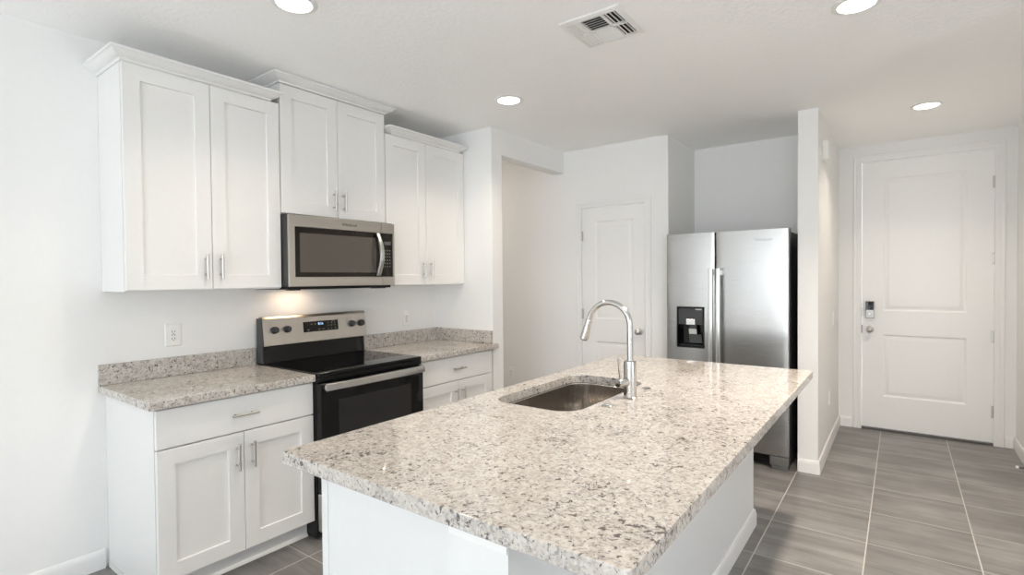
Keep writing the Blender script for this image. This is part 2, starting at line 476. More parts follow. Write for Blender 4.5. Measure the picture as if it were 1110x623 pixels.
# ------------------------------------------------------------------ panelled doors
def moulded_door(name, at, x0, x1, z0, z1, panels, label):
    """slab facing -y with moulded panels; at = plane of its face"""
    fm = fmap('-y', at); mb = MB()
    zs = sorted({z0, z1} | {p[1] for p in panels} | {p[3] for p in panels}); us = [x0, panels[0][0], panels[0][2], x1]
    for i in range(3):
        for j in range(len(zs) - 1):
            if i == 1 and any(abs(p[1] - zs[j]) < 1e-6 for p in panels): continue
            mb.quad(fm(us[i], zs[j], 0), fm(us[i + 1], zs[j], 0), fm(us[i + 1], zs[j + 1], 0), fm(us[i], zs[j + 1], 0))
    for p in panels:
        mb.rings(fm, *p, [(0, 0), (.006, -.004), (.013, -.008), (.024, -.008), (.030, -.006), (.044, -.0015), (.05, -.001)])
    mb.rings(fm, x0, z0, x1, z1, [(0, 0), (0, -.040)])
    return struct(name, mb, 'door', label, 'door', smooth=25)

def casing(name, at, x0, x1, zt, w, label):
    """casing round an opening in a wall facing -y, plus the jamb"""
    prof = [(0, 0), (0, .012), (.006, .016), (w * .55, .013), (w * .62, .017), (w * .9, .017), (w, .012), (w, 0)]   # (outwards from opening, proud)
    mb = MB(); rows = []
    for k, (px, pz, sx, sz) in enumerate(((x0, 0, -1, 0), (x0, zt, -1, 1), (x1, zt, 1, 1), (x1, 0, 1, 0))):
        rows.append([Vector((px + sx * o, at - d, pz + sz * o)) for o, d in prof])
    mb.loops(rows)
    # jamb
    d0, d1 = at + .001, at + .11
    mb.box(x0 - .015, d0, 0, x0 + .001, d1, zt + .015); mb.box(x1 - .001, d0, 0, x1 + .015, d1, zt + .015); mb.box(x0 + .001, d0, zt - .001, x1 - .001, d1, zt + .015)
    return struct(name, mb, 'trim', label, 'door casing')

def hinge(x, y, zc, h, parent):
    mb = MB().cyl((x, y, zc - h / 2), (x, y, zc + h / 2), .0065, n=14, c=.001)
    mb.cyl((x, y, zc + h / 2), (x, y, zc + h / 2 + .008), .004, .002, n=12)
    mb.box(x - .016, y + .004, zc - h / 2, x + .016, y + .0065, zc + h / 2)
    return obj('hinge', mb, 'nickel', parent, 'satin metal hinge')

def knob(x, yface, z, parent, scale=1.0):
    s = scale
    mb = MB().lathe([(.0, 0), (.031 * s, 0), (.032 * s, .004), (.028 * s, .009), (.012 * s, .012), (.0105 * s, .03), (.018 * s, .036), (.026 * s, .044), (.0285 * s, .053), (.026 * s, .062), (.016 * s, .067), (.0, .068)], (x, yface, z), '-y', 28)
    return obj('knob', mb, 'nickel', parent, 'satin metal door knob')

casing('trim_1', YP - G, PD0 - .003, PD1 + .003, PDT + .004, .056, 'white casing around the pantry door')
d = moulded_door('door_1', YP + .006, PD0, PD1, .012, PDT, [(.944, .215, 1.316, .845), (.944, 1.05, 1.316, 1.945)], 'narrow white two-panel pantry door behind the faucet')
for z in (1.815, 1.09, .28): hinge(PD0 - .002, YP - .003, z, .09, d)
knob(1.372, YP + .006, .952, d, .9)
obj('strike_plate', MB().box(PD1 - .001, YP - .001, .92, PD1 + .004, YP + .004, .98), 'nickel', d)

casing('trim_2', YD - G, FD0 - .003, FD1 + .003, FDT + .004, .066, 'white casing around the front door')
d = moulded_door('door_2', YD + .006, FD0, FD1, .022, FDT, [(3.076, .316, 3.657, .884), (3.076, 1.10, 3.657, 2.308)], 'tall white two-panel front door with keypad lock')
for z in (2.19, 1.557, .908, .28): hinge(FD1 + .004, YD - .004, z, .10, d)
knob(2.977, YD + .006, .928, d, .95)
lk = obj('keypad_lock', MB().box(2.943, YD - .022, 1.032, 3.010, YD + .005, 1.188, .005, 3), 'lock', d, 'satin metal keypad deadbolt')
obj('keypad', MB().box(2.947, YD - .026, 1.108, 3.006, YD - .021, 1.184, .002), 'gloss_black', lk, 'black glass keypad of the lock')
obj('turn_piece', MB().lathe([(0, 0), (.013, 0), (.013, .008), (.009, .012), (0, .012)], (2.977, YD - .022, 1.068), '-y', 20), 'nickel', lk)
obj('latch_plate', MB().box(FD0 - .003, YD - .001, .89, FD0 + .002, YD + .007, .965), 'bronze', d)
obj('bolt_plate', MB().box(FD0 - .003, YD - .001, 1.05, FD0 + .002, YD + .007, 1.13), 'nickel', d)
struct('trim_3', MB().box(FD0 - .001, YD - .012, .0005, FD1 + .001, YD + .10, .018, .003), 'bronze', 'dark metal threshold under the front door', 'threshold')

# ------------------------------------------------------------------ cabinets
def bar_pull(at, axis, u, v, length, vertical, parent):
    """bar handle with two posts, standing off a face"""
    fm = fmap(axis, at); mb = MB(); h = length / 2; q = .032; pz = length * .31
    def pt(k, d): return fm(u, v + k, d) if vertical else fm(u + k, v, d)
    mb.cyl(pt(-h, q), pt(h, q), .0058, n=16, c=.001)
    for k in (-pz, pz): mb.cyl(pt(k, .0), pt(k, q), .0045, n=12)
    return obj('handle', mb, 'nickel', parent, 'brushed metal bar pull')

def shaker(at, axis, u0, v0, u1, v1, parent, mat='cab', stile=.072, name='door'):
    fm = fmap(axis, at); t = .020
    mb = MB().rings(fm, u0, v0, u1, v1, [(0, 0), (0, t - .0015), (.0015, t), (stile, t), (stile + .0025, t - .009)])
    mb.rings(fm, u0, v0, u1, v1, [(0, 0), (.1, 0)])
    return obj(name, mb, mat, parent, smooth=20)

def slab_front(at, axis, u0, v0, u1, v1, parent, mat='cab'):
    fm = fmap(axis, at); t = .020
    mb = MB().rings(fm, u0, v0, u1, v1, [(.05, 0), (0, 0), (0, t - .0015), (.0015, t)])
    return obj('drawer', mb, mat, parent, smooth=20)

UF = .303          # carcass front of the wall cabinets, doors stand 20 mm proud
CROWN = [(0, 0), (.005, 0), (.008, .004), (.010, .010), (.020, .013), (.034, .021), (.046, .031), (.050, .036), (.056, .038), (.056, .049), (0, .049)]
def wall_cabinet(y0, y1, z0, z1, split, hz, ret, label):
    t = thing('wall_cabinet', (UF / 2, (y0 + y1) / 2, z0), label, 'cabinet', 'white wall cabinets')
    obj('carcass', MB().box(.001, y0, z0, UF, y1, z1 - .001, .0012), 'cab', t)
    for a, b_, s in ((y0 + .002, split - .0015, -1), (split + .0015, y1 - .002, 1)):
        d = shaker(UF + .0015, '+x', a, z0 + .007, b_, z1 - .002, t)
        bar_pull(UF + .0215, '+x', split + s * .037, hz, .13, True, d)
    xf = UF + .0215
    ya, yb = y0 - ret[0], y1 - ret[1]
    path = [(.001, ya), (xf, ya), (xf, yb), (.001, yb)]
    mb = sweep(MB(), path, [NY, PX, PY], [(o, z1 + z) for o, z in CROWN])
    obj('crown', mb, 'cab', t, 'stepped crown moulding')
    return t
wall_cabinet(-.549, .214, 1.381, 2.447, -.164, 1.503, (0, .057), 'left of three white wall cabinets, standing clear of the range over the long counter')
wall_cabinet(.217, .984, 1.814, 2.569, .603, 1.925, (0, 0), 'short raised white wall cabinet directly above the microwave')
wall_cabinet(.987, 1.802, 1.381, 2.447, 1.372, 1.503, (-.057, .059), 'white wall cabinet right of the microwave, against the wing wall')

def base_cabinet(y0, y1, split, yr, label):
    t = thing('base_cabinet', (.3, (y0 + y1) / 2, 0), label, 'cabinet', 'white base cabinets')
    mb = MB().prism([(.001, .0), (.53, .0), (.53, .105), (.60, .105), (.60, .8755), (.001, .8755)], 'y', y0, y1)
    obj('carcass', mb, 'cab', t)
    obj('toe_kick', MB().box(.5305, y0 + .001, .001, .541, y1 - .001, .104).prism([(.541, .001), (.552, .001), (.550, .008), (.541, .018)], 'y', y0 + .001, y1 - .001), 'cab', t, 'recessed white toe kick')
    dr = slab_front(.6015, '+x', y0 + .003, .697, yr, .869, t)
    bar_pull(.6215, '+x', (y0 + yr) / 2, .781, .13, False, dr)
    for a, b_, s in ((y0 + .003, split - .0015, -1), (split + .0015, yr, 1)):
        d = shaker(.6015, '+x', a, .108, b_, .690, t)
        bar_pull(.6215, '+x', split + s * .037, .577, .13, True, d)
    return t
t = base_cabinet(-.545, .214, -.1655, .212, 'white base cabinet at the left end beside the range')
obj('base_trim', MB().box(.02, -.5515, .001, .59, -.5455, .028, .0015), 'cab', t, 'thin white shoe moulding')
t = base_cabinet(.984, 1.803, 1.388, 1.776, 'white base cabinet between the range and the wing wall')

# countertops with backsplash
def countertop(y0, y1, nub, label, side):
    t = thing('countertop', (.32, (y0 + y1) / 2, .876), label, 'countertop', 'granite countertops along the wall')
    poly = [(.001, y0), (.646, y0)] + ([(.646, 1.838), (XW + .003, 1.838), (XW + .003, y1), (.001, y1)] if nub else [(.646, y1), (.001, y1)])
    obj('slab', MB().prism(poly, 'z', .8762, .914, .003), 'granite', t)
    obj('backsplash', MB().box(.001, y0 + .001, .9145, .021, y1 - .001, 1.016, .002), 'granite', t)
    if side: obj('side_splash', MB().box(.0215, y1 - .021, .9145, XW - .002, y1 - .001, 1.016, .002), 'granite', t)
    return t
countertop(-.575, .2145, False, 'granite countertop with backsplash left of the range', False)
countertop(.983, 1.8035, True, 'granite countertop in the corner right of the range', True)

# ------------------------------------------------------------------ range
RY0, RY1 = .2165, .9805
t = thing('range', (.33, (RY0 + RY1) / 2, 0), 'black and stainless electric range between the two base cabinets', 'stove')
obj('body', MB().box(.03, RY0, .02, .640, RY1, .897, .002).box(.10, RY0 + .04, 0, .58, RY1 - .04, .02), 'black', t)
mb = MB().box(.03, RY0 - .001 + .001, .8975, .668, RY1, .921, .006, 3)
obj('cooktop', mb, 'gloss_black', t, 'black glass cooktop')
bn = []
for yb, xb, rb in ((.41, .48, .115), (.80, .48, .09), (.40, .22, .085), (.79, .22, .10)):
    m_ = MB()
    for rr in (rb, rb * .62):
        rows = [[Vector((xb + r_ * math.cos(2 * PI * k / 48), yb + r_ * math.sin(2 * PI * k / 48), .9213)) for k in range(48)] for r_ in (rr, rr - .0025)]
        m_.loops(rows, False, False)
    obj('burner_ring', m_, 'ring', t, 'thin printed burner ring')
obj('front_rail', MB().box(.640, RY0, .868, .664, RY1, .897, .003), 'black', t, 'black strip under the cooktop lip')
od = obj('oven_door', MB().box(.642, RY0 + .003, .265, .684, RY1 - .003, .864, .004, 3), 'gloss_black', t, 'black glass oven door')
obj('window', MB().box(.6835, RY0 + .115, .40, .6855, RY1 - .21 + .10, .762, .0008), 'window_black', od, 'dark glass oven window')
pts = []
for k in range(17):
    a = k / 16; yy = RY0 + .020 + a * (RY1 - RY0 - .040)
    pts.append((.706 + .012 * math.sin(PI * a), yy, .846))
hm = MB().strip(pts, .0225, .012, (0, 0, 1), (1, 0, 0))
for yy in (RY0 + .03, RY1 - .03): hm.box(.684, yy - .012, .832, .709, yy + .012, .860, .003)
obj('handle', hm, 'handle_steel', od, 'broad bowed stainless handle')
obj('drawer', MB().box(.642, RY0 + .003, .05, .682, RY1 - .003, .258, .004, 3), 'steel', t, 'stainless storage drawer')
# backguard
bgc = obj('backguard', MB().prism([(.022, .9215), (.082, .9215), (.074, 1.026), (.100, 1.030), (.080, 1.19), (.070, 1.195), (.022, 1.195)], 'y', RY0 + .0, RY1 - .0, .0015), 'charcoal', t, 'dark housing behind the controls')
obj('lower_panel', MB().prism([(.0825, .9225), (.086, .9225), (.078, 1.020), (.0745, 1.020)], 'y', RY0 + .012, RY1 - .012), 'gloss_black', bgc)
obj('control_panel', MB().prism([(.1005, 1.026), (.1085, 1.028), (.0885, 1.190), (.078, 1.205), (.040, 1.205), (.040, 1.1965), (.071, 1.1962), (.0805, 1.1905)], 'y', RY0 + .004, RY1 - .002, .002, 2), 'steel_warm', t, 'slanted stainless control panel')
def onpanel(y, z, d=0): # point on the slanted panel face
    k = (z - 1.028) / (1.190 - 1.028)
    return Vector((.1085 - .020 * k + d, y, z + d * .12))
ndir = Vector((.162, 0, .020)).normalized()
for yk in (.290, .372, .856, .934):
    km = MB().lathe([(.021, 0), (.0225, .001), (.0225, .010), (.0195, .024), (.017, .026), (0, .026)], onpanel(yk, 1.121) + ndir * .0008, tuple(ndir), 26)
    kb = obj('knob', km, 'dark_plastic', t, 'black round burner knob')
    p = onpanel(yk, 1.121) + ndir * .0275
    obj('pointer', MB().box(p.x - .010, yk - .004, p.z - .019, p.x + .004, yk + .004, p.z + .019, .002), 'grey_plastic', kb)
fmd = lambda u, v, d: onpanel(u, v) + ndir * d
dsp = obj('display', MB().rings(fmd, .486, 1.090, .746, 1.157, [(0, 0), (0, .0015), (.001, .002)]), 'gloss_black', t, 'black control display')
q = ndir; upv = Vector((-.020, 0, .162)).normalized()
text('clock', '8:16', .022, onpanel(.612, 1.139) + ndir * .0024, (0, 1, 0), tuple(upv), 'blue', dsp)
for (yy, zz_, w) in ((.545, 1.140, .012), (.572, 1.140, .012), (.52, 1.103, .018), (.60, 1.103, .016), (.632, 1.103, .016), (.668, 1.143, .008), (.694, 1.143, .008), (.722, 1.143, .008),
                     (.668, 1.123, .008), (.694, 1.123, .008), (.722, 1.123, .008), (.668, 1.103, .008), (.694, 1.103, .008), (.722, 1.103, .008)):
    obj('key', MB().rings(fmd, yy - w / 2, zz_ - .003, yy + w / 2, zz_ + .003, [(0, .0021), (.0001, .0024)]), 'faint', dsp)

# ------------------------------------------------------------------ microwave
t = thing('microwave', (.2, .60, 1.372), 'stainless over-the-range microwave with black window hung above the range', 'microwave')
obj('case', MB().box(.001, .2175, 1.392, .3855, .9835, 1.812, .002), 'case', t, 'charcoal metal case')
obj('bottom_plate', MB().box(.001, .224, 1.374, .375, .978, 1.3915, .003).box(.30, .25, 1.369, .36, .31, 1.3745, .002).box(.30, .86, 1.369, .36, .95, 1.3745, .002), 'black', t, 'dark vented underside')
cl = obj('lamp_cover', MB().box(.065, .335, 1.3715, .175, .565, 1.3738), 'cook_lens', t, 'glowing cooktop lamp cover')
MX0, MX1 = .386, .401
def mw_front(name, y0, y1):
    fm = fmap('+x', MX0)
    mb = MB().box(MX0, y0, 1.391, MX1, y1, 1.448, .003); mb.box(MX0, y0, 1.740, MX1, y1, 1.808, .003)
    return mb
db = mw_front('door', .2155, .884); db.box(MX0, .2155, 1.446, MX1, .254, 1.742, .002)
dr = obj('door', db, 'steel_warm', t, 'stainless microwave door')
wn = obj('glass', MB().box(MX0, .2545, 1.4485, MX1 - .002, .884, 1.7395, .002), 'mw_glass', dr, 'dark glass of the door')
obj('window', MB().rings(fmap('+x', MX1 - .0021), .285, 1.475, .835, 1.705, [(0, 0), (0, .0008)]), 'mw_window', wn, 'grey see-through mesh window')
pts = []
for k in range(19):
    a = k / 18; pts.append((MX1 + .006 + .042 * math.sin(PI * a), .846, 1.458 + a * .272))
obj('handle', MB().strip(pts, .015, .010, (0, 1, 0), (1, 0, 0)), 'handle_steel', dr, 'bowed stainless door handle')
cb = mw_front('control_panel', .8862, .994); cb.box(MX0, .979, 1.446, MX1, .994, 1.742, .002)
cpn = obj('control_panel', cb, 'steel_warm', t, 'control column of the microwave')
kp = obj('keypad', MB().box(MX0, .8862, 1.4485, MX1 - .002, .9785, 1.7395, .002), 'mw_glass', t, 'black touch keypad')
obj('screen', MB().rings(fmap('+x', MX1 - .002), .905, 1.662, .962, 1.685, [(0, 0), (0, .0006)]), 'grey_plastic', kp)
for r_ in range(6):
    for c_ in range(3): obj('key', MB().rings(fmap('+x', MX1 - .002), .906 + c_ * .021, 1.620 - r_ * .0215, .915 + c_ * .021, 1.628 - r_ * .0215, [(0, 0), (0, .0005)]), 'faint', kp)
text('logo', 'Whirlpool', .026, (MX1 + .0008, .628, 1.774), (0, 1, 0), (0, 0, 1), 'logo', dr)
L = bpy.data.lights.new('cooktop_lamp', 'AREA'); L.shape = 'RECTANGLE'; L.size = .10; L.size_y = .22; L.energy = COOK_W; L.color = (1, .74, .52)
lo = bpy.data.objects.new('cooktop_lamp', L); lo.location = (.12, .45, 1.3712); COL.objects.link(lo)

# ------------------------------------------------------------------ refrigerator
FY = 2.802
FX0, FX1, FXG = 1.650, 2.557, 2.0405
t = thing('refrigerator', ((FX0 + FX1) / 2, 3.15, 0), 'stainless side-by-side refrigerator standing in the wall alcove', 'refrigerator')
obj('case', MB().box(FX0 + .006, FY + .082, .03, FX1 - .004, 3.56, 1.755, .004).box(FX0 + .03, FY + .10, .0, FX1 - .03, 3.52, .03), 'charcoal', t, 'charcoal metal case')
def fr_door(x0, x1, hole, label):
    n = 14
    us = [x0 + .010 + (x1 - x0 - .020) * k / n for k in range(n + 1)]
    if hole: us = sorted(set(u for u in us if abs(u - hole[0]) > .008 and abs(u - hole[1]) > .008) | {hole[0], hole[1]})
    zs = [.104, hole[2], hole[3], 1.775] if hole else [.104, 1.775]
    mid, hw = (x0 + x1) / 2, (x1 - x0) / 2
    fy = lambda u: FY + .007 * ((u - mid) / hw) ** 2
    prof = [(x0, FY + .075), (x0, fy(x0) + .012), (x0 + .003, fy(x0) + .004)] + [(u, fy(u)) for u in us] + [(x1 - .003, fy(x1) + .004), (x1, fy(x1) + .012), (x1, FY + .075)]
    mb = MB()
    V = [[mb.bm.verts.new((u, y, z)) for u, y in prof] for z in zs]
    for j in range(len(zs) - 1):
        for i in range(len(prof) - 1):
            if hole and j == 1 and prof[i][0] >= hole[0] - 1e-6 and prof[i + 1][0] <= hole[1] + 1e-6: continue
            mb.bm.faces.new((V[j][i], V[j][i + 1], V[j + 1][i + 1], V[j + 1][i]))
        mb.bm.faces.new((V[j][-1], V[j][0], V[j + 1][0], V[j + 1][-1]))
    mb.bm.faces.new(V[0]); mb.bm.faces.new(V[-1][::-1])
    return obj('door', mb, 'fridge_steel', t, label), fy
HO = (1.741, 1.953, .862, 1.184)
d1, fy1 = fr_door(FX0, FXG - .003, HO, 'narrow stainless freezer door')
d2, fy2 = fr_door(FXG + .003, FX1, None, 'wide stainless refrigerator door')
obj('gasket', MB().box(FX0 + .012, FY + .0755, .11, FX1 - .012, FY + .0815, 1.75), 'black', t, 'dark door gasket')
for x, dd in ((2.0185, d1), (2.0735, d2)):
    pts = [(x, FY - .046 - .010 * math.sin(PI * k / 14), .60 + .89 * k / 14) for k in range(15)]
    hm = MB().strip(pts, .0165, .012, (1, 0, 0), (0, -1, 0))
    for zz_ in (.63, 1.46): hm.box(x - .011, FY - .048, zz_ - .02, x + .011, FY + .004, zz_ + .02, .003)
    obj('handle', hm, 'handle_steel', dd, 'tall stainless bar handle')
# dispenser
x0, x1, z0, z1 = HO; yF = fy1((x0 + x1) / 2) - .001
mb = MB(); fm = fmap('-y', yF); zc = 1.045
mb.rings(fm, x0 - .004, z0 - .004, x1 + .004, z1 + .004, [(0, -.008), (0, .002), (.003, .004), (.010, .004), (.012, -.004), (.014, -.07)])
ds = obj('dispenser', mb, 'gloss_black', t, 'black water and ice dispenser', smooth=20)
obj('control_face', MB().box(x0 + .0105, yF - .001, zc, x1 - .0105, yF + .05, z1 - .0105, .002), 'dark_plastic', ds, 'dark touch control face')
obj('spout', MB().prism([(yF - .006, 1.045), (yF - .006, 1.082), (yF - .0015, 1.090), (yF - .0015, 1.040)], 'x', 1.815, 1.885, .001), 'handle_steel', ds, 'bright spout cover')
obj('nozzle', MB().box(1.84, yF + .006, 1.012, 1.888, yF + .045, 1.0440, .003), 'dark_plastic', ds)
obj('paddle', MB().prism([(yF + .008, 1.010), (yF + .012, 1.010), (yF + .020, .968), (yF + .016, .968)], 'x', 1.832, 1.892, .001), 'label', ds, 'pale ice paddle')
obj('water_paddle', MB().prism([(yF + .016, .966), (yF + .022, .966), (yF + .040, .895), (yF + .034, .895)], 'x', 1.832, 1.93, .001), 'grey_plastic', ds, 'grey water paddle')
obj('tray', MB().box(x0 + .016, yF - .003, z0 + .0105, x1 - .016, yF + .06, z0 + .018, .002), 'dark_plastic', ds)
obj('sticker', MB().rings(fmap('-y', yF - .001), 1.888, 1.162, 1.938, 1.1725, [(0, 0), (0, .0006)]), 'label', ds, 'small white sticker')
for xx in (1.785, 1.80, 1.905, 1.92): obj('icon', MB().rings(fmap('-y', yF - .001), xx, 1.118, xx + .010, 1.122, [(0, 0), (0, .0005)]), 'grey_plastic', ds)
for s_ in (-1, 1):
    obj('icon', MB().quad(*[Vector((1.845 + s_ * a, yF - .0016, z)) for a, z in ((.004, 1.115), (.007, 1.115), (.014, 1.145), (.011, 1.145))]), 'grey_plastic', ds)
text('logo', 'Whirlpool', .028, (2.385, fy2(2.385) - .0012, 1.700), (1, 0, 0), (0, 0, 1), 'fr_logo', d2)
obj('kick_grille', MB().box(FX0 + .01, FY + .045, .025, FX1 - .135, FY + .075, .098, .003).box(FX0 + .01, FY + .035, .045, FX1 - .135, FY + .046, .07, .003), 'black', t, 'black toe grille')
obj('foot_cover', MB().box(FX1 - .130, FY + .004, .030, FX1 - .003, FY + .09, .098, .006, 3).box(FX1 - .120, FY + .010, .0005, FX1 - .01, FY + .09, .030, .004), 'foot', t, 'grey corner foot cover')

# ------------------------------------------------------------------ island
IX0, IX1, IY0, IY1 = 1.700, 2.826, -.588, 1.808
ZT, ZB = .914, .874
def rr(x0, y0, x1, y1, r, n=8):
    out = []
    for cx_, cy_, a0 in ((x1 - r, y0 + r, -PI / 2), (x1 - r, y1 - r, 0), (x0 + r, y1 - r, PI / 2), (x0 + r, y0 + r, PI)):
        for k in range(n + 1):
            a = a0 + PI / 2 * k / n
            out.append((cx_ + r * math.cos(a), cy_ + r * math.sin(a)))
    return out
SX0, SX1, SY0, SY1, SR = 1.803, 2.204, .288, 1.026, .095
IB = (1.850, -.550, 2.530, 1.782)
t = thing('kitchen_island', (2.14, .6, 0), 'white island cabinet with overhanging top in the middle of the room', 'kitchen island')
KW, IE = 2.358, -.486       # knee wall face towards the cabinets, plane of the cabinet end panel
mb = MB().box(1.7685, IE + .004, .10, 1.786, 1.779, ZB - .001)
mb.box(1.787, 1.762, .0, KW - .001, 1.779, ZB - .001); mb.box(1.787, IE + .020, .10, KW - .001, 1.760, .118); mb.box(1.820, IE + .020, .0, 1.835, 1.760, .099)
obj('carcass', mb, 'island', t)
obj('end_panel', MB().box(1.7815, IE + .003, .0, KW - .001, IE + .019, ZB - .001, .001), 'island', t, 'smooth white end panel')
obj('corner_stile', MB().box(1.7675, IE, .0, 1.781, IE + .019, ZB - .001, .0012), 'island', t)
k0, wd = IE, (1.779 - IE) / 5
for i in range(5):
    y0, y1 = k0 + wd * i + .002, k0 + wd * (i + 1) - .002
    d = shaker(1.767, '-x', y0, .108, y1, ZB - .012, t, 'island')
    bar_pull(1.747, '-x', y0 + .037 if i % 2 else y1 - .037, .74, .13, True, d)
obj('knee_wall', MB().box(KW, IB[1], 0, IB[2], IB[3], ZB - .001), 'island', t, 'painted knee wall carrying the overhang')
obj('cap_trim', MB().box(KW + .001, IB[1] - .004, .836, IB[2] - .001, IB[1] - .0005, ZB - .001, .001), 'trim', t)
mb = sweep(MB(), [(KW + .002, IB[1] - G), (IB[2] + G, IB[1] - G), (IB[2] + G, IB[3] + G), (KW - .3, IB[3] + G)], [NY, PX, PY], BBP)
obj('base_trim', mb, 'trim', t, 'white baseboard around the knee wall')

def slab_with_hole(name, lo, li, mat, label, cat):
    mb = MB(); ch = .003
    def ring(f, off, z, sgn):
        return [Vector((p[0], p[1], z)) for p in f(off)]
    bm = mb.bm
    def stack(rows):
        vs = [[bm.verts.new(p) for p in r] for r in rows]
        for a, b_ in zip(vs, vs[1:]):
            n = len(a)
            for i in range(n): bm.faces.new((a[i], a[(i + 1) % n], b_[(i + 1) % n], b_[i]))
        return vs
    O_ = stack([ring(lo, o, z, 0) for o, z in ((ch, ZB), (0, ZB + ch), (0, ZT - ch), (ch * .3, ZT - ch * .3), (ch, ZT))])
    I_ = stack([ring(li, o, z, 0) for o, z in ((-ch * .3, ZB), (0, ZB + ch), (0, ZT - ch), (-ch * .3, ZT - ch * .3), (-ch, ZT))])
    for k in (0, -1):
        ed = []
        for loop in (O_[k], I_[k]):
            for i in range(len(loop)):
                e = bm.edges.get((loop[i], loop[(i + 1) % len(loop)]))
                ed.append(e)
        bmesh.ops.triangle_fill(bm, use_beauty=True, use_dissolve=False, edges=ed)
    return tag(obj(name, mb, mat), label, cat)
slab_with_hole('island_countertop', lambda o: rr(IX0 + o, IY0 + o, IX1 - o, IY1 - o, .012 - o, 5),
               lambda o: rr(SX0 + o, SY0 + o, SX1 - o, SY1 - o, SR - o, 8), 'granite', 'large speckled granite slab on the island with a sink cut-out', 'countertop')

# sink
t = thing('sink', ((SX0 + SX1) / 2, (SY0 + SY1) / 2, .66), 'undermount stainless sink bowl set in the island top', 'sink')
mb = MB()
spec = [(-.030, ZB - .003, .02), (-.030, ZB - .0015, .02), (.002, ZB - .0015, 0), (.006, ZB - .006, 0), (.009, .74, 0), (.012, .705, 0), (.020, .690, 0), (.035, .681, 0), (.07, .678, 0), (.12, .676, 0), (.17, .674, 0)]
rows = []
for off, z, _ in spec:
    r = max(.012, SR - off)
    r = min(r, (SX1 - SX0) / 2 - off - .002)
    rows.append([Vector((p[0], p[1], z)) for p in rr(SX0 + off, SY0 + off, SX1 - off, SY1 - off, r, 8)])
mb.loops(rows, False, True)
obj('bowl', mb, 'sink_steel', t, recalc=True, smooth=50)
obj('drain', MB().lathe([(0, 0), (.055, 0), (.057, .002), (.045, .004), (.038, -.0005 + .002), (.0, .0015)], (2.0035, .657, .6745), 'z', 32), 'chrome', t, 'round metal drain')

# faucet
FXB, FYB = 2.277, .657
t = thing('faucet', (FXB, FYB, ZT), 'tall gooseneck pull-down faucet behind the sink on the island', 'faucet')
obj('body', MB().lathe([(.030, 0), (.031, .003), (.0275, .006), (.0275, .150), (.026, .157), (.018, .160), (.0, .160)], (FXB, FYB, ZT + .0005), 'z', 36), 'faucet', t)
R_ = .098; zc = 1.222; cx_ = FXB - R_
pts = [(FXB, FYB, 1.06), (FXB, FYB, 1.14)]
a1 = math.radians(163)
for k in range(25):
    a = a1 * k / 24
    pts.append((cx_ + R_ * math.cos(a), FYB, zc + R_ * math.sin(a)))
tx = Vector((-math.sin(a1), 0, math.cos(a1))); e = Vector(pts[-1])
pts.append(tuple(e + tx * .012))
obj('neck', MB().tube(pts, .0125, 20), 'faucet', t, 'arched chrome neck')
s0 = e + tx * .008
mb = MB().lathe([(.0, 0), (.0130, 0), (.0150, .004), (.0155, .030), (.0165, .034), (.0205, .088), (.0195, .094), (.0, .094)], s0, tuple(tx), 28)
sh = obj('spray_head', mb, 'faucet', t, 'flared pull-down spray head')
obj('nozzle', MB().lathe([(0, .0945), (.0165, .0945), (.0155, .098), (0, .098)], s0, tuple(tx), 24), 'dark_plastic', sh)
mb = MB().lathe([(.0, .020), (.0185, .020), (.0195, .024), (.0195, .066), (.017, .073), (0, .074)], (FXB, FYB, .985), (-.35, -.94, 0), 28)
hb = obj('valve', mb, 'faucet', t)
hd = Vector((-.35, -.94, 0)).normalized()
p0 = Vector((FXB, FYB, .985)) + hd * .055
obj('lever', MB().tube([p0 + Vector((0, 0, .015)), p0 + hd * .008 + Vector((0, 0, .055)), p0 + hd * .014 + Vector((0, 0, .105))], [.0055, .0045, .0050], 14), 'faucet', hb, 'slim upright lever')
bt = obj('air_switch', MB().lathe([(0, 0), (.024, 0), (.0245, .003), (.021, .006), (.014, .0065), (.0135, .0085), (0, .009)], (2.262, .470, ZT + .0004), 'z', 30), 'faucet')
tag(bt, 'small round chrome button flush on the island top in front of the faucet', 'button')
bt = obj('hole_cover', MB().lathe([(0, 0), (.022, 0), (.0225, .003), (.018, .006), (0, .0075)], (2.262, .865, ZT + .0004), 'z', 30), 'faucet')
tag(bt, 'small round chrome cap on the island top just behind the faucet', 'cap')

# ------------------------------------------------------------------ ceiling fittings
def downlight(x, y, label, watts):
    t = thing('recessed_light', (x, y, CEIL), label, 'ceiling light', 'recessed ceiling lights')
    obj('trim_ring', MB().lathe([(.072, .0005), (.094, .0005), (.095, .003), (.090, .006), (.076, .009), (.072, .007), (.072, .0005)], (x, y, CEIL), '-z', 40, False), 'vent', t)
    obj('lens', MB().lathe([(0, .0015), (.0715, .0015), (.0715, .0045), (.04, .006), (0, .0065)], (x, y, CEIL), '-z', 36), 'lens', t, 'glowing lamp lens')
    L = bpy.data.lights.new('downlight', 'AREA'); L.shape = 'DISK'; L.size = .14; L.energy = watts; L.spread = math.radians(122); L.color = (1, .87, .73)
    o = bpy.data.objects.new('downlight', L); o.location = (x, y, CEIL - .012); COL.objects.link(o)
downlight(1.105, -.157, 'glowing recessed ceiling light in front of the left wall cabinet', CAN_W[0])
downlight(1.095, 1.395, 'glowing recessed ceiling light nearest the hall opening', CAN_W[1])
downlight(3.045, 1.34, 'glowing recessed ceiling light right of the air vent, over the walkway past the island', CAN_W[2])
downlight(3.347, 3.300, 'glowing recessed ceiling light in front of the front door', CAN_W[3])
lamp('unseen_downlight', (3.045, -.16, CEIL - .012), (0, 0, -1), .14, .14, CAN_W[4], (1, .87, .73))  # out-of-view recessed light, inferred from the ceiling light grid
